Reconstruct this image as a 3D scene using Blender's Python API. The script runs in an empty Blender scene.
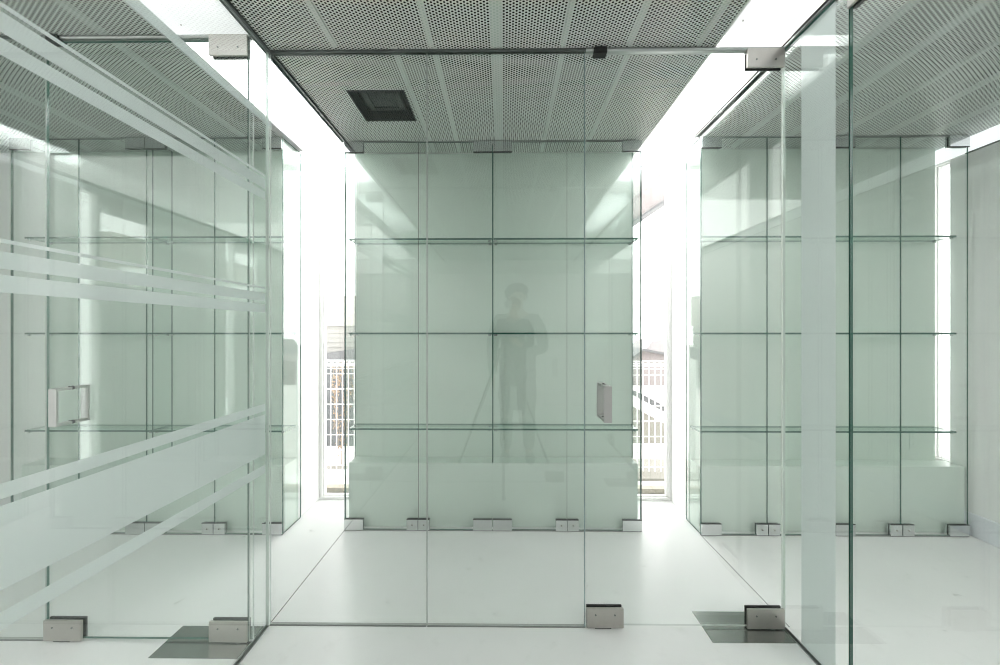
import bpy, bmesh, math, random
from mathutils import Vector, Matrix
random.seed(7)
C = bpy.context.scene
COL = C.collection
R = math.radians

# ------------------------------------------------------------------ camera, world, exposure
F = 390.0
EYE = 1.229
cam_d = bpy.data.cameras.new('camera')
cam_d.sensor_width = 36.0
cam_d.lens = 36.0 * F / 1000.0
cam_d.shift_y = -0.0015
cam_d.clip_start = 0.005
cam_d.clip_end = 200
cam = bpy.data.objects.new('camera', cam_d)
cam.location = (0, 0, EYE)
cam.rotation_euler = (R(90), 0, R(0.55))
COL.objects.link(cam)
C.camera = cam

w = bpy.data.worlds.new('sky'); C.world = w; w.use_nodes = True
bg = w.node_tree.nodes['Background']
bg.inputs[0].default_value = (1.0, 0.97, 0.97, 1)
bg.inputs[1].default_value = 3.0

TUBE_NEAR = 4.0        # watts per metre of the ceiling tubes
COVER_EMIT = 1.05      # glow of the lamp diffusers
C.view_settings.view_transform = 'Standard'
C.view_settings.look = 'None'
C.view_settings.gamma = 1
C.view_settings.use_curve_mapping = False
C.view_settings.exposure = 1.16
C.cycles.filter_width = 1.0
C.cycles.transparent_max_bounces = 48
C.cycles.max_bounces = 14
C.cycles.diffuse_bounces = 6
C.cycles.glossy_bounces = 8
C.cycles.sample_clamp_indirect = 6

# ------------------------------------------------------------------ node material helpers
def new_mat(name):
    m = bpy.data.materials.new(name); m.use_nodes = True
    nt = m.node_tree; nt.nodes.clear()
    out = nt.nodes.new('ShaderNodeOutputMaterial')
    return m, nt, out

def N(nt, kind, **kw):
    n = nt.nodes.new(kind)
    for k, v in kw.items():
        setattr(n, k, v)
    return n

def math_n(nt, op, a, b=None, c=None):
    n = nt.nodes.new('ShaderNodeMath'); n.operation = op
    for i, v in enumerate((a, b, c)):
        if v is None: continue
        if hasattr(v, 'links'): nt.links.new(v, n.inputs[i])
        else: n.inputs[i].default_value = v
    return n.outputs[0]

def pbr(name, col, rough=0.5, metal=0.0, spec=0.5, noise=0.0, nscale=6.0, bump=0.0, bscale=80.0, emit=None, coat=0.0):
    m, nt, out = new_mat(name)
    b = N(nt, 'ShaderNodeBsdfPrincipled')
    b.inputs['Base Color'].default_value = (*col, 1)
    b.inputs['Roughness'].default_value = rough
    b.inputs['Metallic'].default_value = metal
    b.inputs['Specular IOR Level'].default_value = spec
    b.inputs['Coat Weight'].default_value = coat
    if noise > 0:
        geo = N(nt, 'ShaderNodeNewGeometry')
        t = N(nt, 'ShaderNodeTexNoise'); t.inputs['Scale'].default_value = nscale; t.inputs['Detail'].default_value = 6
        nt.links.new(geo.outputs['Position'], t.inputs['Vector'])
        mx = N(nt, 'ShaderNodeMixRGB'); mx.blend_type = 'MIX'
        mx.inputs[1].default_value = (*[c * (1 - noise) for c in col], 1)
        mx.inputs[2].default_value = (*[min(1, c * (1 + noise)) for c in col], 1)
        nt.links.new(t.outputs['Fac'], mx.inputs[0]); nt.links.new(mx.outputs[0], b.inputs['Base Color'])
    if bump > 0:
        geo = N(nt, 'ShaderNodeNewGeometry')
        t = N(nt, 'ShaderNodeTexNoise'); t.inputs['Scale'].default_value = bscale; t.inputs['Detail'].default_value = 4
        nt.links.new(geo.outputs['Position'], t.inputs['Vector'])
        bp = N(nt, 'ShaderNodeBump'); bp.inputs['Strength'].default_value = bump; bp.inputs['Distance'].default_value = 0.01
        nt.links.new(t.outputs['Fac'], bp.inputs['Height']); nt.links.new(bp.outputs[0], b.inputs['Normal'])
    if emit:
        b.inputs['Emission Color'].default_value = (*emit[0], 1); b.inputs['Emission Strength'].default_value = emit[1]
    nt.links.new(b.outputs[0], out.inputs[0])
    return m

def glass_mat(name, tint, base=0.045):
    """clear sheet glass: Schlick reflection over tinted transparency"""
    m, nt, out = new_mat(name)
    g = N(nt, 'ShaderNodeNewGeometry')
    vm = N(nt, 'ShaderNodeVectorMath'); vm.operation = 'DOT_PRODUCT'
    nt.links.new(g.outputs['Incoming'], vm.inputs[0]); nt.links.new(g.outputs['Normal'], vm.inputs[1])
    c = math_n(nt, 'ABSOLUTE', vm.outputs['Value'])
    p = math_n(nt, 'POWER', math_n(nt, 'SUBTRACT', 1.0, c), 5.0)
    f = math_n(nt, 'MULTIPLY_ADD', p, 1 - base, base)
    tr = N(nt, 'ShaderNodeBsdfTransparent'); tr.inputs[0].default_value = (*tint, 1)
    gl = N(nt, 'ShaderNodeBsdfGlossy'); gl.inputs['Roughness'].default_value = 0.0; gl.inputs[0].default_value = (0.93, 1, 0.97, 1)
    mx = N(nt, 'ShaderNodeMixShader')
    nt.links.new(f, mx.inputs[0]); nt.links.new(tr.outputs[0], mx.inputs[1]); nt.links.new(gl.outputs[0], mx.inputs[2])
    nt.links.new(mx.outputs[0], out.inputs[0])
    return m

def frosted_mat(name, col, clear):
    m, nt, out = new_mat(name)
    d = N(nt, 'ShaderNodeBsdfDiffuse'); d.inputs[0].default_value = (*col, 1)
    t = N(nt, 'ShaderNodeBsdfTranslucent'); t.inputs[0].default_value = (*col, 1)
    tr = N(nt, 'ShaderNodeBsdfTransparent'); tr.inputs[0].default_value = (0.9, 0.95, 0.93, 1)
    a = N(nt, 'ShaderNodeMixShader'); a.inputs[0].default_value = 0.5
    b = N(nt, 'ShaderNodeMixShader'); b.inputs[0].default_value = clear
    nt.links.new(d.outputs[0], a.inputs[1]); nt.links.new(t.outputs[0], a.inputs[2])
    nt.links.new(a.outputs[0], b.inputs[1]); nt.links.new(tr.outputs[0], b.inputs[2])
    nt.links.new(b.outputs[0], out.inputs[0])
    return m

def perforated_mat(name, col):
    """staggered round holes of 7 mm in a painted sheet, real see-through holes"""
    m, nt, out = new_mat(name)
    g = N(nt, 'ShaderNodeNewGeometry'); s = N(nt, 'ShaderNodeSeparateXYZ')
    nt.links.new(g.outputs['Position'], s.inputs[0])
    ax, sy, rad = 0.0118, 0.0136, 0.0047
    def lat(ox, oy):
        u = math_n(nt, 'MULTIPLY_ADD', s.outputs[0], 1 / (2 * ax), 1000.5 + ox)
        v = math_n(nt, 'MULTIPLY_ADD', s.outputs[1], 1 / sy, 1000.5 + oy)
        du = math_n(nt, 'MULTIPLY', math_n(nt, 'SUBTRACT', math_n(nt, 'FRACT', u), 0.5), 2 * ax)
        dv = math_n(nt, 'MULTIPLY', math_n(nt, 'SUBTRACT', math_n(nt, 'FRACT', v), 0.5), sy)
        return math_n(nt, 'SQRT', math_n(nt, 'ADD', math_n(nt, 'MULTIPLY', du, du), math_n(nt, 'MULTIPLY', dv, dv)))
    d = math_n(nt, 'MINIMUM', lat(0, 0), lat(0.5, 0.5))
    hole = math_n(nt, 'LESS_THAN', d, rad)
    b = N(nt, 'ShaderNodeBsdfPrincipled'); b.inputs['Base Color'].default_value = (*col, 1)
    b.inputs['Roughness'].default_value = 0.32; b.inputs['Specular IOR Level'].default_value = 0.6
    tr = N(nt, 'ShaderNodeBsdfTransparent')
    mx = N(nt, 'ShaderNodeMixShader')
    nt.links.new(hole, mx.inputs[0]); nt.links.new(b.outputs[0], mx.inputs[1]); nt.links.new(tr.outputs[0], mx.inputs[2])
    nt.links.new(mx.outputs[0], out.inputs[0])
    return m

def cover_mat(name, strength):
    m, nt, out = new_mat(name)
    d = N(nt, 'ShaderNodeBsdfPrincipled'); d.inputs['Base Color'].default_value = (0.85, 0.86, 0.86, 1)
    d.inputs['Roughness'].default_value = 0.25
    t = N(nt, 'ShaderNodeBsdfTranslucent'); t.inputs[0].default_value = (0.85, 0.87, 0.87, 1)
    e = N(nt, 'ShaderNodeEmission'); e.inputs[0].default_value = (1, 0.962, 0.955, 1); e.inputs[1].default_value = strength
    a = N(nt, 'ShaderNodeMixShader'); a.inputs[0].default_value = 0.55
    nt.links.new(d.outputs[0], a.inputs[1]); nt.links.new(t.outputs[0], a.inputs[2])
    ad = N(nt, 'ShaderNodeAddShader')
    nt.links.new(a.outputs[0], ad.inputs[0]); nt.links.new(e.outputs[0], ad.inputs[1])
    nt.links.new(ad.outputs[0], out.inputs[0])
    return m

def floor_mat():
    m, nt, out = new_mat('white_resin_floor')
    g = N(nt, 'ShaderNodeNewGeometry')
    b = N(nt, 'ShaderNodeBsdfPrincipled')
    n1 = N(nt, 'ShaderNodeTexNoise'); n1.inputs['Scale'].default_value = 1.3; n1.inputs['Detail'].default_value = 5
    n2 = N(nt, 'ShaderNodeTexNoise'); n2.inputs['Scale'].default_value = 14; n2.inputs['Detail'].default_value = 8
    for n in (n1, n2): nt.links.new(g.outputs['Position'], n.inputs['Vector'])
    r1 = N(nt, 'ShaderNodeValToRGB'); r1.color_ramp.elements[0].color = (0.70, 0.715, 0.70, 1); r1.color_ramp.elements[1].color = (0.76, 0.77, 0.76, 1)
    r1.color_ramp.elements[0].position = 0.3; r1.color_ramp.elements[1].position = 0.65
    r2 = N(nt, 'ShaderNodeValToRGB'); r2.color_ramp.elements[0].color = (0.95, 0.95, 0.945, 1); r2.color_ramp.elements[1].color = (1, 1, 1, 1)
    r2.color_ramp.elements[0].position = 0.27; r2.color_ramp.elements[1].position = 0.42
    nt.links.new(n1.outputs['Fac'], r1.inputs[0]); nt.links.new(n2.outputs['Fac'], r2.inputs[0])
    mx = N(nt, 'ShaderNodeMixRGB'); mx.blend_type = 'MULTIPLY'; mx.inputs[0].default_value = 1
    nt.links.new(r1.outputs[0], mx.inputs[1]); nt.links.new(r2.outputs[0], mx.inputs[2])
    nt.links.new(mx.outputs[0], b.inputs['Base Color'])
    rr = math_n(nt, 'MULTIPLY_ADD', n2.outputs['Fac'], 0.12, 0.24)
    nt.links.new(rr, b.inputs['Roughness'])
    b.inputs['Specular IOR Level'].default_value = 0.45
    nt.links.new(b.outputs[0], out.inputs[0])
    return m

M = {}
M['wall'] = pbr('white_wall_paint', (0.87, 0.87, 0.86), 0.5, noise=0.02, nscale=3)
M['skirt'] = pbr('white_gloss_skirting', (0.82, 0.84, 0.88), 0.2)
M['floor'] = floor_mat()
M['joint'] = pbr('grey_floor_joint', (0.22, 0.23, 0.22), 0.7)
M['perf'] = perforated_mat('perforated_ceiling_sheet', (0.70, 0.745, 0.715))
M['runner'] = pbr('ceiling_runner_paint', (0.55, 0.62, 0.58), 0.45)
M['plenum'] = pbr('void_shade_black', (0.012, 0.013, 0.012), 0.9)  # near black: shade of the void put into the colour
M['track'] = pbr('dark_aluminium_track', (0.17, 0.185, 0.18), 0.3, metal=0.6)
M['rail'] = pbr('satin_header_rail', (0.42, 0.44, 0.43), 0.3, metal=0.9)
M['fitting'] = pbr('brushed_nickel_fitting', (0.47, 0.455, 0.425), 0.34, metal=0.75, noise=0.06, nscale=60)
M['polished'] = pbr('pale_satin_fitting', (0.66, 0.68, 0.68), 0.12, metal=0.95)
M['handle'] = pbr('satin_handle', (0.46, 0.46, 0.45), 0.3, metal=0.6)
M['rubber'] = pbr('black_gasket', (0.012, 0.012, 0.012), 0.6)
M['black'] = pbr('black_vent_paint', (0.010, 0.012, 0.012), 0.4)
M['grille'] = pbr('black_grille', (0.022, 0.026, 0.026), 0.45)
M['plate'] = pbr('satin_steel_floor_plate', (0.26, 0.275, 0.26), 0.22, metal=0.85, noise=0.05, nscale=30)
M['glass'] = glass_mat('clear_door_glass', (0.988, 0.993, 0.990))
M['sideglass'] = glass_mat('clear_side_wall_glass', (0.976, 0.986, 0.982), 0.05)
M['finglass'] = glass_mat('fin_glass', (0.965, 0.982, 0.974))
M['caseglass'] = glass_mat('case_glass', (0.978, 0.988, 0.983))
M['shelfglass'] = glass_mat('shelf_glass', (0.94, 0.975, 0.96))
M['windowglass'] = glass_mat('window_glass', (0.98, 0.99, 0.985), 0.03)
M['edge'] = pbr('green_glass_edge', (0.035, 0.11, 0.085), 0.15)
M['edge_pale'] = frosted_mat('pale_sealed_glass_edge', (0.80, 0.83, 0.81), 0.35)
M['edge_blue'] = pbr('bluish_glass_edge', (0.30, 0.42, 0.42), 0.15)
M['film'] = frosted_mat('frosted_film', (0.86, 0.89, 0.885), 0.10)
M['back'] = pbr('sage_glass_back_panel', (0.64, 0.715, 0.655), 0.30, spec=0.35, noise=0.012, nscale=1.5)
M['plinth'] = pbr('pale_sage_plinth', (0.66, 0.73, 0.675), 0.30, spec=0.4)
M['cover'] = cover_mat('lamp_diffuser', COVER_EMIT)
M['cover_near'] = cover_mat('lamp_diffuser_dimmer', 0.10)
M['housing'] = pbr('white_lamp_housing', (0.85, 0.85, 0.85), 0.5)
M['frame'] = pbr('white_window_frame', (0.84, 0.84, 0.83), 0.35)
M['wire'] = pbr('white_coated_wire', (0.86, 0.86, 0.86), 0.4)
M['concrete'] = pbr('pale_concrete', (0.62, 0.61, 0.58), 0.8, noise=0.1, nscale=8)
M['gravel'] = pbr('tan_gravel', (0.30, 0.27, 0.22), 0.9, noise=0.4, nscale=60)
M['cream'] = pbr('cream_siding_paint', (0.36, 0.35, 0.32), 0.7)
M['siding'] = pbr('shaded_cream_siding', (0.24, 0.235, 0.22), 0.7)  # the cream siding again, darkened for the shade on it
M['slate'] = pbr('grey_roof_slate', (0.085, 0.085, 0.09), 0.7, noise=0.2, nscale=30)
M['darkwall'] = pbr('dark_grey_garden_wall', (0.085, 0.09, 0.095), 0.8, noise=0.35, nscale=25)
M['pinkwall'] = pbr('pinkish_grey_wall', (0.20, 0.175, 0.175), 0.8, noise=0.05, nscale=12)
M['palewall'] = pbr('pale_gable_wall', (0.23, 0.215, 0.22), 0.8)
M['whitewall'] = pbr('white_parapet', (0.8, 0.8, 0.79), 0.7)
M['beigewall'] = pbr('beige_yard_wall', (0.20, 0.19, 0.165), 0.8, noise=0.1, nscale=10)
M['leaf'] = pbr('dry_tan_leaf', (0.36, 0.25, 0.16), 0.7, noise=0.35, nscale=20)
M['stem'] = pbr('dry_stem', (0.28, 0.21, 0.14), 0.8)
M['skin'] = pbr('skin', (0.50, 0.33, 0.25), 0.5)
M['hair'] = pbr('dark_hair', (0.02, 0.017, 0.015), 0.7)
M['coat'] = pbr('charcoal_coat', (0.07, 0.075, 0.078), 0.8)
M['trousers'] = pbr('dark_trousers', (0.06, 0.062, 0.07), 0.8)
M['shoe'] = pbr('black_shoe', (0.012, 0.012, 0.012), 0.4)
M['tripod'] = pbr('tripod_black', (0.02, 0.02, 0.022), 0.4)

# ------------------------------------------------------------------ geometry helpers
WLOC = {}
def cube(bm, x0, x1, y0, y1, z0, z1, mi=0, edge_mi=None, bevel=0.0):
    """box; when edge_mi is given the four narrow faces round the thinnest axis get that material"""
    ret = bmesh.ops.create_cube(bm, size=1.0)
    vs = ret['verts']
    for v in vs:
        v.co = Vector((x0 + (v.co.x + .5) * (x1 - x0), y0 + (v.co.y + .5) * (y1 - y0), z0 + (v.co.z + .5) * (z1 - z0)))
    fs = {f for v in vs for f in v.link_faces}
    dims = (x1 - x0, y1 - y0, z1 - z0); ax = dims.index(min(dims))
    for f in fs:
        f.normal_update()
        f.material_index = mi
        if edge_mi is not None and abs(f.normal[ax]) < 0.5: f.material_index = edge_mi
    if bevel > 0:
        es = {e for f in fs for e in f.edges}
        bmesh.ops.bevel(bm, geom=list(es), offset=bevel, segments=2, affect='EDGES', clamp_overlap=True, material=mi)
    return fs

def tube(bm, a, b, r, seg=10, mi=0, r2=None):
    a = Vector(a); b = Vector(b); d = b - a; L = d.length
    q = d.to_track_quat('Z', 'Y').to_matrix().to_4x4()
    bmesh.ops.create_cone(bm, cap_ends=True, segments=seg, radius1=r, radius2=r if r2 is None else r2, depth=L,
                          matrix=Matrix.Translation((a + b) / 2) @ q)

def prism(bm, pts, y0, y1, mi=0):
    """polygon in the XZ plane extruded along Y"""
    f0 = [bm.verts.new((x, y0, z)) for x, z in pts]; f1 = [bm.verts.new((x, y1, z)) for x, z in pts]
    fs = [bm.faces.new(f0), bm.faces.new(f1[::-1])]
    n = len(pts)
    for i in range(n):
        fs.append(bm.faces.new((f0[i], f1[i], f1[(i + 1) % n], f0[(i + 1) % n])))
    for f in fs: f.material_index = mi

def obj(name, bm, mats, parent=None, smooth=False):
    bmesh.ops.recalc_face_normals(bm, faces=bm.faces[:])
    me = bpy.data.meshes.new(name)
    p = parent; L = Vector((0, 0, 0))
    while p is not None:
        L += p.location; p = p.parent
    loc = Vector((0, 0, 0))
    if parent is None:
        xs = [v.co for v in bm.verts]
        lo = Vector([min(c[i] for c in xs) for i in range(3)]); hi = Vector([max(c[i] for c in xs) for i in range(3)])
        loc = Vector(((lo.x + hi.x) / 2, (lo.y + hi.y) / 2, lo.z)); L = loc
    bmesh.ops.translate(bm, verts=bm.verts[:], vec=-L)
    bm.to_mesh(me); bm.free()
    for m in (mats if isinstance(mats, (list, tuple)) else [mats]): me.materials.append(M[m])
    if smooth:
        for poly in me.polygons: poly.use_smooth = True
    o = bpy.data.objects.new(name, me); COL.objects.link(o)
    o.location = loc
    if parent: o.parent = parent
    return o

def B(): return bmesh.new()
def thing(name, label, cat, loc=(0, 0, 0), group=None):
    o = bpy.data.objects.new(name, None); COL.objects.link(o); o.location = loc; o.empty_display_size = 0.1
    o['label'] = label; o['category'] = cat
    if group: o['group'] = group
    return o
def tag(o, label, cat, group=None, kind=None):
    o['label'] = label; o['category'] = cat
    if group: o['group'] = group
    if kind: o['kind'] = kind
    return o
def struct(o):
    o['kind'] = 'structure'; return o
def sempty(name, loc=(0, 0, 0)):
    o = bpy.data.objects.new(name, None); COL.objects.link(o); o.location = loc; o['kind'] = 'structure'; o.empty_display_size = 0.1
    return o

# ------------------------------------------------------------------ main dimensions
H = 2.40                 # underside of the perforated ceiling
XL, XR = -0.985, 1.160   # the two glass side walls
YP = 1.620               # middle partition plane
YPL = 1.531              # left partition plane
YC = 2.397               # middle case front
YS = 2.357               # side case front
YW = 2.83                # window wall
XLW, XRW = -3.33, 2.815  # outer walls
YB = -3.2                # wall behind
CL0, CL1 = -1.345, -0.998   # left lamp trough
CR0, CR1 = 0.877, 1.205     # right lamp trough

# ------------------------------------------------------------------ room shell
b = B(); cube(b, XLW - .1, XRW + .1, YB - .1, YW + .12, -0.12, 0)
struct(obj('floor', b, 'floor'))
for i, (x, y0, y1) in enumerate(((XL + .003, YP, YC), (1.186, YP, YS), (XL + .003, YB, -0.95), (1.186, YB, -0.95))):
    b = B(); cube(b, x - .0022, x + .0022, y0 + .01, y1 - .01, -0.001, 0.0006)
    struct(obj('trim_%d' % (i + 1), b, 'joint'))

# slab over the ceiling void, the shade up there painted black
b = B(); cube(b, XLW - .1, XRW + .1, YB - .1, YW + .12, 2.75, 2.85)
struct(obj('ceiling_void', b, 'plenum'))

VX0, VX1, VY0, VY1 = -.768, -.486, 1.890, 2.168
def perforated(name, x0, x1, y0, y1, hole=None):
    b = B()
    if hole:
        a, c, e, f = hole
        for q in ((x0, a, y0, y1), (c, x1, y0, y1), (a, c, y0, e), (a, c, f, y1)): cube(b, *q, H, H + .0015)
    else: cube(b, x0, x1, y0, y1, H, H + .0015)
    return struct(obj(name, b, 'perf'))
SEAM = YP
perforated('ceiling', CL1 + .012, CR0 - .006, YB, YC + .169, (VX0, VX1, VY0, VY1))
YT = -.08               # the lamp troughs start just behind the camera
perforated('ceiling', -1.302, CL1 + .012, YB, YT)
perforated('ceiling', CR0 - .006, 1.182, YB, YT)
perforated('ceiling', XLW, -1.302, YB, YS + .178)
perforated('ceiling', 1.182, XRW, YB, YS + .22)

def runners(xs, y0, y1, widths):
    for x, wd in zip(xs, widths):
        b = B(); cube(b, x - wd / 2, x + wd / 2, y0, y1, H + .003, H + .02)
        struct(obj('ceiling_runner', b, 'runner'))
runners([-.70, -.30, -.028, .245, .515, .80], YB, YP - .01, [.02, .02, .046, .02, .02, .02])
runners([-.46, -.29, -.028, .25, .53], YP + .01, YC + .16, [.02, .02, .046, .02, .02])
runners([-1.59, -1.86, -2.13, -2.42, -2.70, -2.98], YB, YS + .16, [.03, .022, .022, .03, .022, .022])
runners([1.47, 1.73, 2.02, 2.285, 2.56], YB, YS + .16, [.022, .03, .022, .022, .022])

# added black sheets that keep the void behind the holes in shade
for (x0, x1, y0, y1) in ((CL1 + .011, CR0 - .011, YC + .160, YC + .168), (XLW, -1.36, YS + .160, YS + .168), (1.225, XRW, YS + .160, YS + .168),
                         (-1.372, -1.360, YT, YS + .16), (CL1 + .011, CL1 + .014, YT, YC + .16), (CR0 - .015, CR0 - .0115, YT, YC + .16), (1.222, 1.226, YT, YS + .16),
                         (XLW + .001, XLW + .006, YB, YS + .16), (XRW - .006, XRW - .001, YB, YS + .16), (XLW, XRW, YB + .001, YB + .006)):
    b = B(); cube(b, x0, x1, y0, y1, H + .004, 2.75); struct(obj('void_shade_sheet', b, 'plenum'))

# masses of wall behind the cases
b = B(); cube(b, XLW - .1, CL0, YS + .178, YW + .12, 0, 2.75)
struct(obj('wall_back', b, 'wall'))
b = B(); cube(b, -.978, .846, YC + .176, YW + .12, 0, 2.75)
struct(obj('wall_back', b, 'wall'))
b = B(); cube(b, 1.212, 2.70, YS + .178, 2.58, 0, 2.75); cube(b, 1.212, XRW + .1, 2.58, YW + .12, 0, 2.75)
struct(obj('wall_back', b, 'wall'))
# left outer wall with a slot window and a broad window further back
def wall_x(name, x, t, holes):
    """wall in the YZ plane, holes = (y0,y1,z0,z1)"""
    b = B(); ys = sorted({YB, YW + .12} | {h[0] for h in holes} | {h[1] for h in holes})
    for a, c in zip(ys[:-1], ys[1:]):
        hs = [h for h in holes if h[0] <= a + 1e-6 and h[1] >= c - 1e-6]
        if hs:
            z0, z1 = hs[0][2], hs[0][3]
            if z0 > 0: cube(b, min(x, x + t), max(x, x + t), a, c, 0, z0)
            cube(b, min(x, x + t), max(x, x + t), a, c, z1, 2.75)
        else: cube(b, min(x, x + t), max(x, x + t), a, c, 0, 2.75)
    return struct(obj(name, b, 'wall'))
wall_x('wall_left', XLW, -.1, [(-.13, .04, .02, 2.36), (-.62, -.10, 1.6, 2.25)])
wall_x('wall_right', XRW, .1, [(2.487, 2.578, .405, 2.30)])
b = B()
for (x0, x1, z0, z1) in ((XLW - .1, XRW + .1, 0, 2.75),):
    cube(b, x0, x1, YB - .1, YB, z0, z1)
struct(obj('wall_behind', b, 'wall'))
# skirting and cornice on the right wall
b = B(); cube(b, XRW - .012, XRW, YB, 2.487, 0, .136, bevel=.003)
struct(obj('baseboard_right', b, 'skirt'))
M['linear'] = pbr('linear_lamp_diffuser', (.85, .86, .88), .3, emit=((.97, .985, 1), .40))
t = thing('wall_light', 'slim glowing white light strip along the top of the right wall', 'wall light', (XRW, 1.2, 2.312), 'slim light strips along the outer walls')
b = B(); cube(b, XRW - .010, XRW, 0.0, 2.578, 2.312, 2.399); obj('diffuser', b, 'linear', t)
b = B(); cube(b, XRW - .012, XRW, -.012, 0.0, 2.310, 2.399); obj('end_cap', b, 'frame', t)
t = thing('wall_light', 'slim glowing white light strip along the top of the left wall', 'wall light', (XLW, 1.2, 2.312), 'slim light strips along the outer walls')
b = B(); cube(b, XLW, XLW + .010, 0.0, YS + .17, 2.362, 2.399); obj('diffuser', b, 'linear', t)
b = B(); cube(b, XLW, XLW + .012, -.012, 0.0, 2.360, 2.399); obj('end_cap', b, 'frame', t)
b = B(); cube(b, XRW - .008, XRW, YB, 2.40, 2.305, 2.312)
struct(obj('trim_6', b, 'track'))
b = B(); cube(b, XLW, XLW + .012, YB, YS + .17, 0, .136, bevel=.003)
struct(obj('baseboard_left', b, 'skirt'))

# lintels above the window bays (close the void over the troughs)
def window(n, x0, x1, z0=.02, z1=2.42, y=YW, axis='x', fr=.022):
    e = sempty('window_%d' % n, ((x0 + x1) / 2, y, z0) if axis == 'x' else (y, (x0 + x1) / 2, z0))
    def cb(b, a0, a1, d0, d1, c0, c1, **k):
        if axis == 'x': cube(b, a0, a1, d0, d1, c0, c1, **k)
        else: cube(b, d0, d1, a0, a1, c0, c1, **k)
    b = B()
    for (a0, a1, c0, c1) in ((x0, x0 + fr, z0, z1), (x1 - fr, x1, z0, z1), (x0 + fr, x1 - fr, z0, z0 + fr), (x0 + fr, x1 - fr, z1 - fr, z1)):
        cb(b, a0, a1, y, y + .06, c0, c1, bevel=.002)
    f2 = fr * .32
    for (a0, a1, c0, c1) in ((x0 + fr, x0 + fr + f2, z0 + fr, z1 - fr), (x1 - fr - f2, x1 - fr, z0 + fr, z1 - fr), (x0 + fr, x1 - fr, z0 + fr, z0 + fr + f2), (x0 + fr, x1 - fr, z1 - fr - f2, z1 - fr)):
        cb(b, a0, a1, y + .018, y + .05, c0, c1)
    obj('window_frame', b, 'frame', e)
    b = B(); cb(b, x0 + fr, x1 - fr, y + .03, y + .036, z0 + fr, z1 - fr)
    obj('window_pane', b, 'windowglass', e)
    return e
window(1, CL0, -.978, z0=.0, z1=2.445)
window(2, .846, 1.212, z0=.0, z1=2.445)
window(3, -.13, .04, z0=.02, z1=2.36, y=XLW - .07, axis='y', fr=.004)
window(4, 2.487, 2.578, z0=.405, z1=2.30, y=XRW + .02, axis='y', fr=.006)
window(5, -.62, -.10, z0=1.6, z1=2.25, y=XLW - .07, axis='y')
b = B(); cube(b, CL0, -.978, YW, YW + .12, 2.445, 2.75); struct(obj('wall_back', b, 'wall'))
b = B(); cube(b, .846, 1.212, YW, YW + .12, 2.445, 2.75); struct(obj('wall_back', b, 'wall'))

# ------------------------------------------------------------------ lamp troughs in the ceiling
def trough(x0, x1, label):
    t = thing('ceiling_light', label, 'ceiling light', ((x0 + x1) / 2, 0, 2.445), 'long ceiling lights over the aisles')
    # diffuser panels, screwed, one per lamp
    segs = [(YT, YP - .004), (YP + .004, YW)]
    for a, c in segs:
        b = B(); cube(b, x0, x1, a, c, 2.445, 2.450)
        d = obj('diffuser', b, 'cover' if a > 1 else 'cover_near', t)
        for yy in (a + .08, (a + c) / 2, c - .08):
            for xx in (x0 + .06, x1 - .02):
                b = B(); tube(b, (xx, yy, 2.4425), (xx, yy, 2.4455), .003, 8); obj('screw', b, 'fitting', d)
    b = B(); cube(b, x0 - .01, x0 - .0, YT, YW, H + .002, 2.60); cube(b, x1, x1 + .010, YT, YC + .17, H + .002, 2.60); cube(b, x0, x1, YT - .01, YT, H + .002, 2.60)
    cube(b, x0, x1, YT, YW, 2.59, 2.60); cube(b, x0, x1, YP - .004, YP + .004, 2.451, 2.59)
    obj('housing', b, 'housing', t)
    for a, c in ((.15, 1.30), (1.90, 2.76)):
        b = B(); tube(b, ((x0 + x1) / 2, a, 2.55), ((x0 + x1) / 2, c, 2.55), .013, 12)
        obj('lamp_tube', b, 'housing', t)
        ld = bpy.data.lights.new('tube_light', 'AREA'); ld.shape = 'RECTANGLE'; ld.size = .10; ld.size_y = c - a
        ld.energy = TUBE_NEAR * (c - a); ld.color = (1, .98, .975)
        lo = bpy.data.objects.new('tube_light', ld); COL.objects.link(lo); lo.parent = t
        lo.location = (0, (a + c) / 2, 2.53 - 2.445)
    return t
trough(CL0 + .004, CL1, 'long white glowing ceiling light over the left aisle, left of the black vent')
trough(CR0, CR1 + .003, 'long white glowing ceiling light over the right aisle, ending at the right window')
M['bay_fill_left'] = pbr('bay_fill_panel', (.85, .85, .85), .4, emit=((1, .962, .955), .85))
M['bay_fill_right'] = pbr('bay_fill_panel_bright', (.85, .85, .85), .4, emit=((1, .962, .955), 1.35))
for k, (x0, x1, ye) in enumerate(((-3.2, -1.42, .5), (1.70, 2.74, 1.25))):  # unseen glowing panels, added in both bays to brighten the room
    t = thing('ceiling_light', 'flat unseen panel added to light the room from the %s bay' % ('left', 'right')[k], 'ceiling light', ((x0 + x1) / 2, -1.6, H - .02))
    b = B(); cube(b, x0 - .02, x1 + .02, -3.02, ye + .02, H - .012, H - .0005); obj('frame', b, 'frame', t)
    b = B(); cube(b, x0, x1, -3.0, ye, H - .016, H - .012); obj('diffuser', b, ('bay_fill_left', 'bay_fill_right')[k], t)
# return lips between perforated sheets and troughs
b = B(); cube(b, -1.3415, -1.302, YT, YS + .178, H, H + .01); struct(obj('trim_7', b, 'housing'))

# ------------------------------------------------------------------ tracks
def ytrack(x0, x1, y0, y1, n):
    b = B()
    cube(b, x0, x0 + .007, y0, y1, H - .012, H + .006); cube(b, x1 - .007, x1, y0, y1, H - .012, H + .006)
    cube(b, x0, x1, y0, y1, H - .004, H + .004)
    return struct(obj('trim_%d' % n, b, 'track'))
ytrack(XL - .013, XL + .013, YB, YC, 8)
ytrack(XR - .013, XR + .013, YB, YS, 9)

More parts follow.
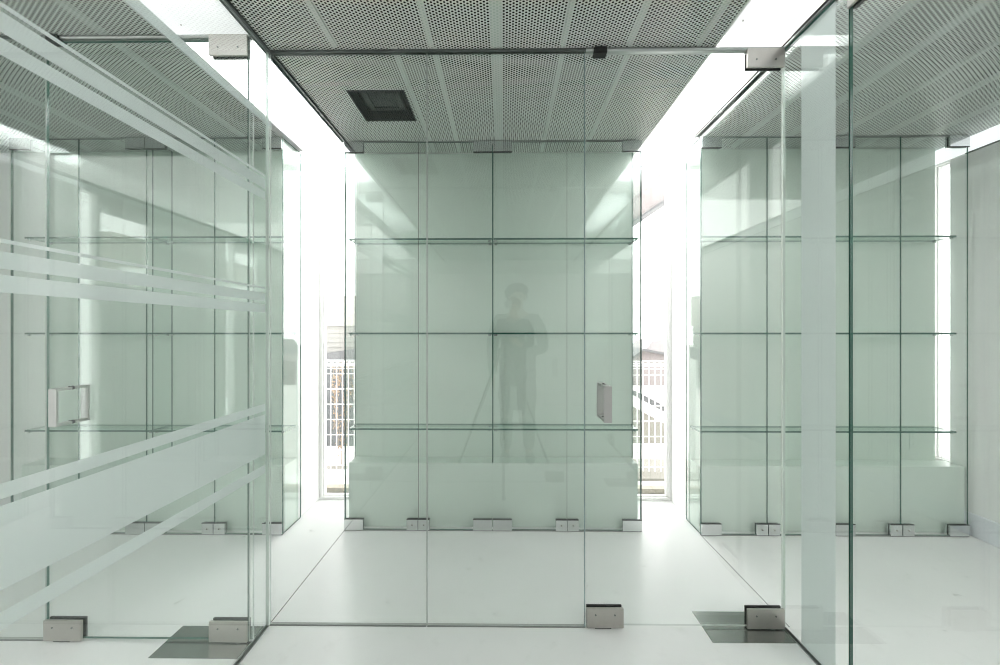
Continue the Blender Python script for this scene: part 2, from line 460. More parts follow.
# ------------------------------------------------------------------ fittings
def patch_y(parent, x0, x1, z0, z1, y, gt=.010, label=None, mat='fitting'):
    """patch fitting clamped over a pane lying in an XZ plane at y..y+gt"""
    b = B(); cube(b, x0, x1, y - .010, y - .001, z0, z1, bevel=.0012)
    p = obj('patch_fitting', b, mat, parent)
    cx = .0028
    b = B(); cube(b, x0 + .004, x1 - .002, y - .001, y + .0, z0 + .002, z1 - .001); cube(b, x0 + cx, x1 - cx, y + gt, y + gt + .008, z0, z1, bevel=.001)
    obj('gasket', b, 'rubber', p)
    for fx in (.24, .76):
        b = B(); xx = x0 + (x1 - x0) * fx; zz = z0 + (z1 - z0) * (.66 if z0 < 1 else .38)
        tube(b, (xx, y - .0115, zz), (xx, y - .0095, zz), .0036, 12)
        tube(b, (xx, y - .0122, zz), (xx, y - .0110, zz), .0018, 6)
        obj('screw', b, 'track', p)
    return p

def pull_handle(parent, x, y, gt=.010, z0=.862, z1=1.008):
    """back-to-back C shaped flat-bar pull handle"""
    for s in (-1, 1):
        b = B()
        yo = y if s < 0 else y + gt
        a, c = (yo - .060, yo - .052) if s < 0 else (yo + .045, yo + .053)
        cube(b, x - .016, x + .016, min(a, c), max(a, c), z0, z1, bevel=.001)
        for zz in (z0, z1 - .010):
            if s < 0: cube(b, x - .013, x + .013, c, yo - .002, zz, zz + .010)
            else: cube(b, x - .013, x + .013, yo + .002, a, zz, zz + .010)
        h = obj('handle', b, 'handle', parent)
        b = B()
        for zz in (z0 + .005, z1 - .005): tube(b, (x, yo - .002 if s < 0 else yo, zz), (x, yo if s < 0 else yo + .002, zz), .008, 12)
        obj('gasket', b, 'rubber', h)

def floor_plate(x0, x1, y0, y1, label):
    b = B(); cube(b, x0, x1, y0, y1, 0.0, .0015)
    o = obj('floor_hinge_plate', b, 'plate'); tag(o, label, 'floor plate', 'steel plates over the door floor hinges')
    return o

# ------------------------------------------------------------------ middle partition
def fixed_pane(x0, x1, y, name, label, cat='glass panel', z0=.004, z1=2.388, g='glass', eg=('edge_pale',), gt=.010, group=None, film=None):
    t = thing(name, label, cat, ((x0 + x1) / 2, y, 0), group)
    b = B(); cube(b, x0, x1, y, y + gt, z0, z1, 0, 1)
    obj('glass_pane', b, [g, eg[0]], t)
    b = B(); cube(b, x0, x1, y - .003, y + gt + .003, 0, .003)
    obj('floor_channel', b, 'joint', t)
    return t

XJ1, XJ2 = -.3200, .3405
t = fixed_pane(XL + .008, XJ1 - .002, YP, 'glass_partition', 'clear frameless fixed glass pane left of centre, touching the striped glass wall', group='fixed frameless panes of the centre glass front')
b = B(); cube(b, XJ1 - .0012, XJ1 + .0012, YP + .001, YP + .009, .004, 2.385); obj('sealant_joint', b, 'rail', t)
t = fixed_pane(XJ1 + .002, XJ2 - .004, YP, 'glass_partition', 'clear frameless fixed glass pane in the centre, left of the door with the handle', group='fixed frameless panes of the centre glass front')
b = B(); cube(b, XJ2 - .006, XJ2 - .003, YP - .0, YP + .011, .004, 2.385); obj('edge_seal', b, 'edge_blue', t)

# header over fixed part (thin) and door (heavier)
t = thing('header_rail', 'thin metal header rail above the centre glass front with a black latch block', 'header rail', (0, YP, 2.38), 'door header rails')
b = B(); cube(b, XL + .008, XJ2, YP - .004, YP + .014, 2.388, 2.3995); obj('glass_channel', b, 'track', t)
b = B(); tube(b, (XJ2, YP - .002, 2.392), (XR - .01, YP - .002, 2.392), .0085, 14); cube(b, XJ2, XR - .01, YP - .002, YP + .012, 2.384, 2.3995)
obj('door_rail', b, 'rail', t)
b = B(); cube(b, .372, .425, YP - .020, YP + .022, 2.371, 2.397, bevel=.003); obj('latch_block', b, 'rubber', t)

def door_y(n, x0, x1, y, hinge, close, pull_x, z1=2.378):
    d = sempty('door_%d' % n, ((x0 + x1) / 2, y, 0))
    b = B(); cube(b, x0, x1, y, y + .010, .010, z1, 0, 1)
    obj('glass_pane', b, ['glass', 'edge_pale' if n == 1 else 'edge'], d)
    hx0, hx1 = hinge
    patch_y(d, hx0, hx1, .005, .086, y); patch_y(d, hx0, hx1, 2.312, 2.396, y)
    cx0, cx1 = close
    patch_y(d, cx0, cx1, .005, .086, y)
    b = B(); cube(b, cx0 + .035, cx1 - .05, y - .006, y + .012, .0, .006); obj('lock_strike', b, 'rubber', d)
    xs = hx1 - .045 if hx1 > .5 else hx1 - .035
    b = B(); tube(b, (xs, y + .004, .0), (xs, y + .004, .006), .014, 12); obj('pivot', b, 'track', d)
    pull_handle(d, pull_x, y)
    return d
d1 = door_y(1, XJ2 + .001, XR - .008, YP, (1.001, 1.153), (.342, .494), .416)
d2 = door_y(2, -1.815, -1.012, YPL, (-1.160, -1.008), (-1.818, -1.666), -1.722)
# top rail and side pieces for the left bay
t = thing('header_rail', 'thin metal header rail above the left glass door, behind the striped glass', 'header rail', (-1.4, YPL, 2.38), 'door header rails')
b = B(); tube(b, (-1.823, YPL, 2.392), (-1.0, YPL, 2.392), .008, 14); cube(b, -1.823, -1.0, YPL, YPL + .012, 2.384, 2.3995); obj('door_rail', b, 'rail', t)
b = B(); cube(b, -1.80, -1.755, YPL - .020, YPL + .022, 2.371, 2.397, bevel=.003); obj('latch_block', b, 'rubber', t)
b = B(); cube(b, -3.3, -1.823, YPL - .004, YPL + .014, 2.392, 2.3995); obj('glass_channel', b, 'track', t)
fixed_pane(-1.008, XL - .007, YPL, 'glass_partition', 'narrow fixed glass strip between the left door and the striped glass wall')
fixed_pane(-2.56, -1.821, YPL, 'glass_partition', 'clear fixed glass pane at the far left, beside the left glass door')
fixed_pane(-3.315, -2.564, YPL, 'glass_partition', 'clear fixed glass pane left of the far left pane, against the left wall')

# steel plates
floor_plate(.824, 1.156, 1.545, 1.716, 'satin steel floor plate under the hinge of the centre glass door')
floor_plate(-1.336, -.998, 1.452, 1.612, 'satin steel floor plate under the hinge of the left glass door')

# ------------------------------------------------------------------ left side glass wall with frosted stripes
t = thing('glass_wall', 'left glass side wall with horizontal frosted white stripes running towards the camera', 'glass wall', (XL, .4, 0), 'glass side walls of the middle room')
GX = XL - .005
for a, c in ((.358, YP - .006), (-.95, .354)):
    b = B(); cube(b, GX, GX + .010, a, c, .004, 2.389, 0, 1)
    obj('glass_pane', b, ['sideglass', 'edge_pale'], t)
b = B(); cube(b, GX - .003, GX + .013, -.95, YP - .006, 0, .004); obj('floor_channel', b, 'rail', t)
b = B(); cube(b, GX - .001, GX + .011, YP - .006, YP + .000, .004, 2.389); obj('edge_seal', b, 'edge_pale', t)
for z0, z1 in ((2.092, 2.126), (1.868, 1.877), (1.818, 1.859), (1.773, 1.807), (1.403, 1.411), (1.352, 1.386), (1.305, 1.340), (.898, .928), (.718, .884), (.640, .675)):
    b = B(); cube(b, GX - .0006, GX - .0002, -.94, YP - .010, z0, z1)
    obj('frosted_stripe', b, 'film', t)

# right side: fixed pane with a vertical frosted band, then a glass door
t = thing('glass_wall', 'right glass side pane with one vertical frosted white band', 'glass wall', (XR, 1.45, 0), 'glass side walls of the middle room')
GR = XR - .005
YD = 1.314
b = B(); fs = cube(b, GR, GR + .010, YD + .003, YP + .006, .004, 2.389, 0, 1)
for f in fs:
    if f.calc_center_median().y > YP: f.material_index = 2
obj('glass_pane', b, ['sideglass', 'edge', 'edge_pale'], t)
b = B(); cube(b, GR - .003, GR + .013, YD, YP + .006, 0, .004); obj('floor_channel', b, 'rail', t)
b = B(); cube(b, GR + .0102, GR + .0106, 1.381, 1.538, .006, 2.388); obj('frosted_band', b, 'film', t)
b = B(); cube(b, GR - .001, GR + .011, YP + .006, YP + .011, .004, 2.389); obj('edge_seal', b, 'edge_pale', t)

d3 = sempty('door_3', (XR, .9, 0))
b = B(); cube(b, GR, GR + .010, .50, YD - .002, .010, 2.378, 0, 1); obj('glass_pane', b, ['sideglass', 'edge'], d3)
for (y0, y1, z0, z1) in ((YD - .158, YD - .001, 2.304, 2.399), (YD - .158, YD - .001, .006, .101), (.502, .66, .006, .101)):
    b = B(); cube(b, GR - .010, GR - .001, y0, y1, z0, z1, bevel=.0012)
    p = obj('patch_fitting', b, 'fitting', d3)
    b = B(); cube(b, GR - .001, GR, y0 + .003, y1 - .003, z0 + .002, z1 - .002); cube(b, GR + .010, GR + .022, y0, y1, z0, z1)
    obj('gasket', b, 'rubber', p)
    for fy in (.24, .76):
        b = B(); yy = y0 + (y1 - y0) * fy; zz = z0 + .06; tube(b, (GR - .0115, yy, zz), (GR - .0095, yy, zz), .0036, 12)
        obj('screw', b, 'track', p)
b = B(); cube(b, GR - .062, GR - .052, .57, .596, .86, 1.01)
for zz in (.86, 1.0): cube(b, GR - .052, GR - .001, .57, .596, zz, zz + .01)
obj('handle', b, 'handle', d3)
t = thing('glass_wall', 'clear glass side pane at the right beside the camera, past the right glass door', 'glass wall', (XR, -.3, 0), 'glass side walls of the middle room')
b = B(); cube(b, GR, GR + .010, -.95, .496, .004, 2.389, 0, 1); obj('glass_pane', b, ['sideglass', 'edge'], t)
b = B(); cube(b, GR - .003, GR + .013, -.95, .496, 0, .004); obj('floor_channel', b, 'rail', t)

# ------------------------------------------------------------------ display cases
def case(x0, x1, yf, depth, label, side_l, side_r, pl_x0, pl_x1, bp_x0, bp_x1, sh_x0, sh_x1):
    yb = yf + depth
    t = thing('display_case', label, 'display case', ((x0 + x1) / 2, yf, 0), 'tall glass display cases along the far wall')
    b = B(); cube(b, bp_x0, bp_x1, yb, yb + .008, .0, 2.398)
    bp = obj('back_panel', b, 'back', t)
    b = B(); ox = bp_x1 - .13; cube(b, ox - .035, ox + .035, yb - .003, yb, .47, .59, bevel=.003)
    for zz in (.505, .555): cube(b, ox - .012, ox + .012, yb - .0045, yb - .002, zz - .008, zz + .008)
    obj('socket_plate', b, 'back', bp)
    b = B(); cube(b, pl_x0, pl_x1, yf + .045, yb - .001, .0, .402, bevel=.002)
    obj('plinth', b, 'plinth', t)
    xm = (x0 + x1) / 2
    b = B(); cube(b, xm - .004, xm + .004, yf + .045, yb - .001, .403, 2.396, 0, 1)
    obj('divider_fin', b, ['finglass', 'edge'], t)
    wd = (x1 - x0) / 4
    for k in range(4):
        a, c = x0 + wd * k, x0 + wd * (k + 1)
        b = B(); cube(b, a + .0008, c - .0008, yf, yf + .008, .006, 2.392, 0, 1)
        p = obj('glass_door', b, ['caseglass', 'edge'], t)
        # clamps : wide at the outer ends and centre, small between
        for side in (0, 1):
            joint = k + side
            wide = joint in (0, 2, 4)
            wc = .117 if wide else .068
            xa = a + .002 if side == 0 else c - .002 - wc
            for zz in (((.006, .072), (2.328, 2.394)) if wide else ((.006, .072),)):
                b = B(); cube(b, xa, xa + wc, yf - .010, yf - .0005, zz[0], zz[1], bevel=.0012)
                cube(b, xa + .001, xa + wc - .001, yf + .0085, yf + .018, zz[0], zz[1])
                q = obj('patch_fitting', b, 'polished', p)
                if not wide:
                    b = B(); tube(b, (xa + wc / 2, yf - .0125, (zz[0] + zz[1]) / 2), (xa + wc / 2, yf - .0095, (zz[0] + zz[1]) / 2), .005, 12)
                    obj('screw', b, 'fitting', q)
                b = B(); cube(b, xa - .0005, xa + wc + .0005, yf - .011, yf - .0005, zz[1] if zz[0] < 1 else zz[0] - .002, zz[1] + .002 if zz[0] < 1 else zz[0])
                obj('gasket', b, 'rubber', q)
    for zz, nm in ((2.392, 'top_rail'), (0.0, 'bottom_rail')):
        b = B(); cube(b, x0, x1, yf - .003, yf + .012, zz, zz + (.006 if zz > 1 else .0055)); obj(nm, b, 'rail' if zz > 1 else 'joint', t)
    for flag, x in ((side_l, x0), (side_r, x1 - .008)):
        if flag:
            b = B(); cube(b, x, x + .008, yf + .0085, yb - .002 if flag == 1 else yb + .03, .004, 2.396, 0, 1)
            obj('side_panel', b, ['caseglass', 'edge'], t)
    for z in (1.802, 1.211, .611):
        for a, c in ((sh_x0, xm - .005), (xm + .005, sh_x1)):
            b = B(); cube(b, a, c, yf + .040, yb - .002, z - .003, z + .008, 0, 1)
            s = obj('shelf', b, ['shelfglass', 'edge'], t)
            for xx in (a + .004, c - .024):
                for yy in (yf + .05, yb - .02):
                    b = B(); cube(b, xx, xx + .018, yy, yy + .008, z - .012, z - .0035, bevel=.001)
                    obj('shelf_bracket', b, 'polished', s)
    return t
case(-.984, .846, YC, .169, 'centre glass display case with sage back panel, between the two windows', 1, 1, -.974, .836, -.974, .838, -.972, .836)
case(-2.992, -1.332, 2.337, .185, 'left glass display case with sage back panel, seen through the striped glass', 1, 2, -2.982, -1.344, -2.992, -1.341, -2.955, -1.346)
case(1.186, 2.776, YS, .165, 'right glass display case with sage back panel, beside the white right wall', 2, 0, 1.196, 2.808, 1.192, 2.760, 1.20, 2.752)

# ------------------------------------------------------------------ black ceiling vent
t = thing('ceiling_vent', 'square black recessed vent in the perforated ceiling above the centre case', 'ceiling vent', (-.62, 2.03, H))
vx0, vx1, vy0, vy1 = VX0, VX1, VY0, VY1
b = B()
for (a, c, e, f) in ((vx0, vx0 + .006, vy0, vy1), (vx1 - .006, vx1, vy0, vy1), (vx0, vx1, vy0, vy0 + .006), (vx0, vx1, vy1 - .006, vy1)):
    cube(b, a, c, e, f, H - .002, H + .075)
cube(b, vx0, vx1, vy0, vy1, H + .072, H + .078)
obj('recess_frame', b, 'black', t)
b = B(); i = .045
for (a, c, e, f) in ((vx0 + i, vx0 + i + .03, vy0 + i, vy1 - i), (vx1 - i - .03, vx1 - i, vy0 + i, vy1 - i), (vx0 + i, vx1 - i, vy0 + i, vy0 + i + .03), (vx0 + i, vx1 - i, vy1 - i - .03, vy1 - i)):
    cube(b, a, c, e, f, H + .030, H + .05, bevel=.002)
obj('inner_frame', b, 'black', t)
b = B(); n = 14
for k in range(n):
    yy = vy0 + i + .03 + (vy1 - vy0 - 2 * i - .06) * (k + .5) / n
    cube(b, vx0 + i + .03, vx1 - i - .03, yy - .0035, yy + .0035, H + .036, H + .048)
cube(b, vx0 + i, vx1 - i, vy0 + i, vy1 - i, H + .052, H + .056)
obj('louvre_grille', b, 'grille', t)

# ------------------------------------------------------------------ outside
b = B(); cube(b, -14, 14, YW + .12, 40, -.35, -.02); g = obj('ground_outside', b, 'concrete'); struct(g)
for n, (xa, xb) in enumerate(((-1.6, -.85), (.7, 1.5))):
    b = B(); cube(b, xa, xb, YW + .13, YW + .20, -.02, .035); o = obj('gravel_strip', b, 'gravel')
    tag(o, ['tan gravel strip outside at the foot of the left window', 'tan gravel strip outside at the foot of the right window'][n], 'gravel', kind='stuff')
def mesh_fence(xa, xb, yf, z0, z1, label):
    t = thing('mesh_fence', label, 'fence', ((xa + xb) / 2, yf, z0), 'white wire mesh fences outside the windows')
    b = B(); r = .0036; n = int(round((xb - xa) / .052))
    for k in range(n + 1):
        x = xa + k * .052
        cube(b, x - r, x + r, yf - r, yf + r, z0, z1)
        tube(b, (x, yf, z1), (x, yf + .03, z1 + .018), r, 6); tube(b, (x, yf + .03, z1 + .018), (x, yf + .05, z1 - .02), r, 6)
    z = z0 + .04
    zs = []
    while z < z1 - .06: zs.append(z); z += .134
    for z in zs + [z1 - .045, z1 - .022, z1]:
        cube(b, xa, xb, yf - 3 * r, yf - r, z - r, z + r)
    cube(b, xa, xb, yf + .03 - r, yf + .03 + r, z1 + .014, z1 + .022); cube(b, xa, xb, yf + .05 - r, yf + .05 + r, z1 - .024, z1 - .016)
    obj('wire_grid', b, 'wire', t)
    for x in (xa - .03, xb + .03):
        b = B(); tube(b, (x, yf, .001), (x, yf, z1 + .03), .024, 12); obj('fence_post', b, 'wire', t)
mesh_fence(-2.2, -.9, 3.42, .01, .945, 'white wire mesh fence outside the left window')
mesh_fence(.75, 2.1, 3.42, .001, .945, 'white wire mesh fence outside the right window')

def P(px, py, d): return ((px - 504) * d / F, EYE - (py - 331) * d / F)
# left : dark garden wall, low pale kerb, sided house
b = B(); cube(b, -2.4, -.8, 4.22, 4.35, -.05, P(0, 360, 4.22)[1]); tag(obj('garden_wall', b, 'darkwall'), 'dark grey garden wall behind the mesh fence outside the left window', 'garden wall')
b = B(); cube(b, -2.4, -.8, 3.10, 3.45, -.03, .0); tag(obj('low_kerb', b, 'whitewall'), 'low white kerb under the mesh fence outside the left window', 'kerb')
b = B(); cube(b, -2.4, -.8, 3.47, 3.62, -.03, -.012); tag(obj('drain_cover', b, 'beigewall'), 'grey drain strip behind the kerb outside the left window', 'drain')
d = 8.5
t = thing('sided_house', 'pale clapboard house with dark lean-to roof, through the left window', 'house', (P(340, 0, d)[0], d, 0))
b = B(); x0, x1 = P(250, 0, d)[0], P(420, 0, d)[0]
zt, zb = P(0, 326, d)[1], -.02
k = 0; z = zb
while z < zt:
    cube(b, x0, x1, d + .0, d + .22 - .012 * (k % 2), z, min(z + .10, zt)); cube(b, x0, x1, d - .012, d + .01, z, z + .012); z += .10; k += 1
obj('siding_wall', b, 'siding', t)
b = B(); cube(b, x0, x1, d - .03, d + .3, zt, P(0, 296, d)[1]); obj('upper_wall', b, 'cream', t)
b = B(); dd = d - .9
zl = P(0, 361, dd)[1]
pts = [(P(300, 0, dd)[0], zl), (P(300, 0, dd)[0], P(0, 357, dd)[1]), (P(352, 0, dd)[0], P(0, 349, dd)[1]), (P(420, 0, dd)[0], P(0, 349, dd)[1]), (P(420, 0, dd)[0], zl)]
prism(b, pts, dd, dd + .85); obj('roof', b, 'slate', t)

# dried climbing plant on the left fence
t = thing('climbing_plant', 'dry tan-leaved climbing plant on the mesh fence outside the left window', 'plant', (P(338, 0, 3.5)[0], 3.57, 0))
b = B(); lf = B()
for px in (329, 336, 343, 349, 338, 333):
    x = P(px, 0, 3.5)[0]; z = P(0, 362, 3.5)[1]; pt = Vector((x, 3.57, z)); zend = P(0, random.choice((400, 428, 455, 445)), 3.5)[1]
    while pt.z > zend:
        q = pt + Vector((random.uniform(-.012, .012), random.uniform(-.01, .01), -.04)); tube(b, pt, q, .0025, 5); pt = q
        for _ in range(3):
            c = pt + Vector((random.uniform(-.022, .022), random.uniform(-.02, .02), random.uniform(-.02, .02)))
            s = random.uniform(.008, .017); ax = Vector((random.uniform(-1, 1), random.uniform(-.4, .4), random.uniform(-1, 1))).normalized(); up = ax.cross(Vector((0, 1, .3))).normalized()
            v = [lf.verts.new(c + ax * s), lf.verts.new(c + up * s * .5 + Vector((0, .003, 0))), lf.verts.new(c - ax * s), lf.verts.new(c - up * s * .5 + Vector((0, .003, 0)))]
            lf.faces.new(v)
tube(b, (P(338, 0, 3.5)[0], 3.57, -.011), (P(338, 0, 3.5)[0], 3.57, .3), .004, 6)
obj('stem', b, 'stem', t)
lo = obj('foliage', lf, 'leaf', t); lo['kind'] = 'stuff'

# right : gabled house, white sloping parapet, yard wall
d = 9.0
t = thing('gabled_house', 'grey house with a low gable roof, seen above the fence through the right window', 'house', (P(655, 0, d)[0], d, 0))
b = B(); A = lambda px, py: P(px, py, d)
prism(b, [A(600, 450), A(600, 362), (A(633, 356)), A(641.5, 350), A(664, 354), A(700, 360), A(700, 450)], d, d + 2); obj('house_wall', b, 'pinkwall', t)
b = B(); prism(b, [A(605, 375), A(641.5, 348.2), A(664, 352.6), A(700, 359), A(700, 361.5), A(664, 354.8), A(641.5, 350.6), A(605, 378)], d - .15, d + 2.1); obj('roof', b, 'slate', t)
b = B(); d2 = 11.6; A2 = lambda px, py: P(px, py, d2)
prism(b, [A2(645, 360), A2(645, 350), A2(653, 340.5), A2(664.5, 340), A2(664.5, 360)], d2, d2 + 1.5); obj('upper_gable', b, 'palewall', t)
d = 4.35; A = lambda px, py: P(px, py, d)
t = thing('stair_parapet', 'white sloping stair parapet with dark band, outside beyond the right window', 'parapet', (A(650, 0)[0], d, 0))
b = B(); prism(b, [A(610, 394), A(610, 382), A(640, 399), A(700, 431), A(700, 443), A(640, 410)], d, d + .12); obj('coping', b, 'whitewall', t)
b = B(); prism(b, [A(610, 381.8), A(610, 377), A(640, 393), A(700, 424), A(700, 430.8), A(640, 398.8)], d + .02, d + .1); obj('handrail_band', b, 'slate', t)
b = B(); prism(b, [A(600, 443), A(600, 389), A(610, 394.2), A(640, 410.2), A(700, 443)], d + .01, d + .3); obj('parapet_wall', b, 'beigewall', t)
b = B(); cube(b, .6, 2.2, 3.26, 3.76, -.03, .0); tag(obj('drain_cover', b, 'beigewall'), 'grey-beige paving strip behind the mesh fence outside the right window', 'paving')
b = B(); cube(b, -5.6, -5.4, -4, -2.25, -.02, 2.6); tag(obj('garden_wall', b, 'cream'), 'pale wall added out of view to dim the mirrored high left window', 'garden wall')  # unseen wall, added to tone down the window reflected in the glass
t = thing('railing', 'white railing by the added wall outside, only mirrored in the glass', 'railing', (-5.2, -3, 0))
b = B(); cube(b, -5.23, -5.17, -3.9, -2.2, 2.05, 2.11); obj('top_bar', b, 'wire', t)
for k in range(7):
    b = B(); cube(b, -5.22, -5.18, -3.88 + k * .26, -3.84 + k * .26, 0, 2.05); obj('baluster', b, 'wire', t)
# neighbouring eave seen in the top of the right window
d = 5.5; A = lambda px, py: P(px, py, d)
t = thing('roof_eave', 'pale overhanging roof eave of a neighbouring building, top of the right window', 'eave', (A(655, 0)[0], d, 0))
b = B(); prism(b, [A(620, 130), A(700, 130), A(700, 176), A(642, 215), A(620, 228)], d, d + 1.2); obj('eave_side', b, 'pinkwall', t)
b = B(); prism(b, [A(620, 228), A(642, 215), A(700, 176), A(700, 178.5), A(642, 217), A(620, 230)], d - .05, d + 1.25); obj('gutter', b, 'slate', t)
b = B(); x = A(690, 0)[0]; cube(b, x, x + .3, d + .3, d + .6, -.02, A(0, 178)[1]); obj('support_wall', b, 'palewall', t)

# ------------------------------------------------------------------ photographer and tripod behind the lens
t = thing('tripod', 'black three-legged camera tripod standing on the floor, mirrored faintly in the glass', 'tripod', (0, -.09, 0))
c0 = Vector((0.0, -.09, 1.08))
b = B(); tube(b, c0 + Vector((0, 0, -.28)), c0 + Vector((0, 0, .06)), .014, 14); tube(b, c0 + Vector((0, 0, -.05)), c0 + Vector((0, 0, -.01)), .035, 16); obj('centre_column', b, 'tripod', t)
b = B(); cube(b, -.03, .03, -.125, -.055, 1.135, 1.165, bevel=.004); tube(b, (0, -.12, 1.13), (.05, -.33, 1.08), .007, 8); obj('pan_head', b, 'tripod', t)
for ang in (90, 215, 325):
    dv = Vector((math.cos(R(ang)), math.sin(R(ang)), 0)); f = Vector((c0.x, c0.y, 0)) + dv * .50
    top = c0 + dv * .03 + Vector((0, 0, -.03)); mid = top.lerp(f + Vector((0, 0, .01)), .52)
    b = B(); tube(b, top, mid, .014, 10); tube(b, top.lerp(mid, .97), f + Vector((0, 0, .012)), .010, 10); l = obj('leg', b, 'tripod', t)
    b = B(); tube(b, f + Vector((0, 0, .0)), f + Vector((0, 0, .03)), .015, 10); obj('rubber_foot', b, 'rubber', l)
t = thing('camera', 'black camera with wide lens mounted on the tripod', 'camera', (0, -.09, 1.165))
b = B(); cube(b, -.07, .07, -.13, -.065, 1.166, 1.27, bevel=.008); cube(b, -.03, .03, -.125, -.07, 1.265, 1.295, bevel=.008); obj('camera_body', b, 'tripod', t)
b = B(); tube(b, (0, -.07, EYE), (0, -.012, EYE), .032, 24, r2=.036); obj('lens', b, 'tripod', t)

# person
p = Vector((.13, -.47, 0))
def skin_mesh(name, verts, edges, radii, mat, parent, sub=2, root=0):
    me = bpy.data.meshes.new(name)
    L = Vector((0, 0, 0)); q = parent
    while q is not None: L += q.location; q = q.parent
    me.from_pydata([Vector(v) + p - L for v in verts], edges, [])
    o = bpy.data.objects.new(name, me); COL.objects.link(o); o.parent = parent
    md = o.modifiers.new('skin', 'SKIN'); 
    for i, r_ in enumerate(radii):
        sv = me.skin_vertices[0].data[i]; sv.radius = r_ if isinstance(r_, tuple) else (r_, r_)
    me.skin_vertices[0].data[root].use_root = True
    ms = o.modifiers.new('sub', 'SUBSURF'); ms.levels = sub; ms.render_levels = sub
    me.materials.append(M[mat])
    return o
t = thing('person', 'person in a long dark coat with bushy dark hair standing behind the tripod', 'person', (p.x, p.y, 0))
# body: pelvis 0 .. neck, head, arms, hands, legs : one continuous skin
V = [(0, 0, .88), (0, .005, 1.0), (0, .01, 1.16), (0, 0, 1.30), (0, 0, 1.40), (0, .01, 1.455), (0, .02, 1.50), (0, .025, 1.56), (0, .02, 1.60)]
E = [(i, i + 1) for i in range(8)]
Rr = [(.15, .10), (.13, .09), (.145, .10), (.15, .10), (.09, .07), (.048, .05), (.06, .075), (.068, .085), (.05, .06)]
def chain(start, pts):
    i0 = start
    for co, r_ in pts:
        V.append(co); Rr.append(r_); E.append((i0, len(V) - 1)); i0 = len(V) - 1
    return i0
for s in (-1, 1):
    # legs
    chain(0, [((s * .09, 0, .80), .082), ((s * .10, .01, .62), .07), ((s * .105, .02, .46), .052), ((s * .108, .01, .30), .05), ((s * .11, -.01, .10), .034), ((s * .115, .02, .045), .036), ((s * .125, .12, .03), .032)])
rh = chain(3, [((.17, 0, 1.33), .055), ((.225, .0, 1.20), .045), ((.245, .03, 1.06), .038), ((.13, .16, 1.06), .032), ((-.005, .262, 1.12), .022), ((-.03, .285, 1.135), (.030, .015))])
lh = chain(3, [((-.17, 0, 1.33), .055), ((-.225, -.01, 1.19), .045), ((-.24, .01, 1.04), .038), ((-.235, .05, .92), .031), ((-.23, .08, .80), .022), ((-.228, .09, .765), (.016, .032))])
def finger(h, base, pts, r_):
    chain(h, [(base, r_ * 1.1)] + [(q, r_ * (1 - .12 * k)) for k, q in enumerate(pts)])
hx, hy, hz = V[rh]
for k, dz in enumerate((.022, .007, -.008, -.022)):
    ln = (.9, 1, .94, .75)[k]
    finger(rh, (hx - .012, hy + .018, hz + dz), [(hx - .016 - .01 * ln, hy + .045 * ln, hz + dz), (hx - .01, hy + .07 * ln, hz + dz - .004)], .008)
finger(rh, (hx + .016, hy + .004, hz + .026), [(hx + .022, hy + .02, hz + .046), (hx + .018, hy + .038, hz + .056)], .009)
hx, hy, hz = V[lh]
for k, dy in enumerate((.022, .007, -.008, -.022)):
    ln = (.9, 1, .94, .75)[k]
    finger(lh, (hx, hy + dy, hz - .025), [(hx + .004, hy + dy + .002, hz - .025 - .03 * ln), (hx + .014, hy + dy + .004, hz - .025 - .058 * ln)], .008)
finger(lh, (hx + .006, hy + .03, hz - .004), [(hx + .012, hy + .042, hz - .03), (hx + .018, hy + .046, hz - .05)], .009)
body = skin_mesh('body', V, E, Rr, 'skin', t)
# face details
b = B()
for s in (-1, 1):
    bmesh.ops.create_uvsphere(b, u_segments=10, v_segments=8, radius=.011, matrix=Matrix.Translation(p + Vector((s * .028, .098, 1.552))))
obj('eyes', b, 'rubber', t, smooth=True)
b = B(); tube(b, p + Vector((0, .095, 1.555)), p + Vector((0, .118, 1.522)), .008, 10, r2=.014)
for s in (-1, 1): bmesh.ops.create_uvsphere(b, u_segments=10, v_segments=8, radius=1, matrix=Matrix.Translation(p + Vector((s * .075, .02, 1.54))) @ Matrix.Diagonal((.01, .02, .032, 1)))
cube(b, p.x - .022, p.x + .022, p.y + .088, p.y + .099, 1.490, 1.498, bevel=.003)
obj('face_features', b, 'skin', t, smooth=True)
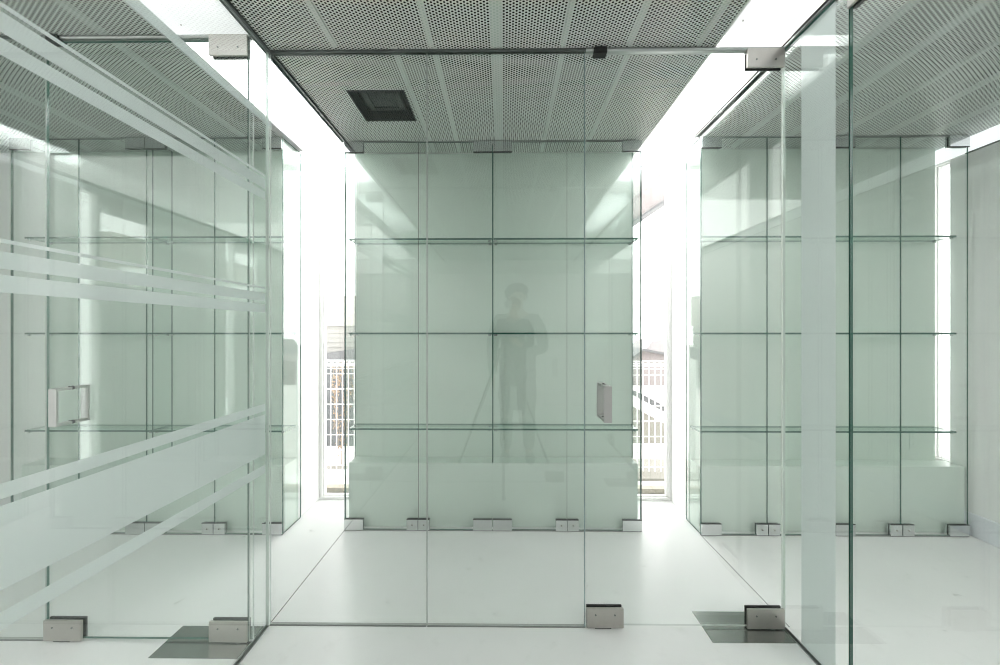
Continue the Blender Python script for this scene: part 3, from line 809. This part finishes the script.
# bushy hair
b = B()
for k in range(46):
    th = random.uniform(0, 2 * math.pi); ph = random.uniform(-.1, 1.35)
    v = Vector((math.cos(th) * math.cos(ph) * .088, math.sin(th) * math.cos(ph) * .085 - .012, math.sin(ph) * .085))
    if v.y > .045 and v.z < .05: continue
    bmesh.ops.create_icosphere(b, subdivisions=2, radius=random.uniform(.028, .042), matrix=Matrix.Translation(p + Vector((0, .01, 1.572)) + v))
obj('hair', b, 'hair', t, smooth=True)
# clothes follow the limbs, slightly larger
V2 = [(0, 0, .90), (0, .0, 1.0), (0, .0, 1.16), (0, 0, 1.30), (0, 0, 1.405), (0, 0, .68), (0, 0, .46),
      (.17, 0, 1.33), (.228, 0, 1.20), (.25, .03, 1.055), (.14, .155, 1.055), (.02, .245, 1.108),
      (-.17, 0, 1.33), (-.228, -.01, 1.19), (-.243, .01, 1.04), (-.238, .05, .92), (-.233, .075, .82)]
E2 = [(0, 1), (1, 2), (2, 3), (3, 4), (0, 5), (5, 6), (3, 7), (7, 8), (8, 9), (9, 10), (10, 11), (3, 12), (12, 13), (13, 14), (14, 15), (15, 16)]
R2 = [(.185, .13), (.165, .12), (.172, .125), (.175, .12), (.105, .085), (.20, .15), (.21, .165), .075, .065, .055, .048, .040, .075, .065, .055, .048, .040]
skin_mesh('coat', V2, E2, R2, 'coat', t)
V3 = [(0, 0, .88)]; E3 = []; R3 = [(.155, .11)]
for s in (-1, 1):
    i0 = 0
    for co, r_ in [((s * .09, 0, .80), .095), ((s * .10, .01, .62), .084), ((s * .105, .02, .46), .068), ((s * .108, .01, .30), .062), ((s * .11, -.005, .09), .056)]:
        V3.append(co); R3.append(r_); E3.append((i0, len(V3) - 1)); i0 = len(V3) - 1
skin_mesh('trousers', V3, E3, R3, 'trousers', t)
for s in (-1, 1):
    b = B(); bmesh.ops.create_uvsphere(b, u_segments=16, v_segments=10, radius=1, matrix=Matrix.Translation(p + Vector((s * .118, .05, .035))) @ Matrix.Diagonal((.048, .135, .048, 1)))
    for v in b.verts:
        if v.co.z < 0.0: v.co.z = 0.0
    obj('shoe', b, 'shoe', t, smooth=True)
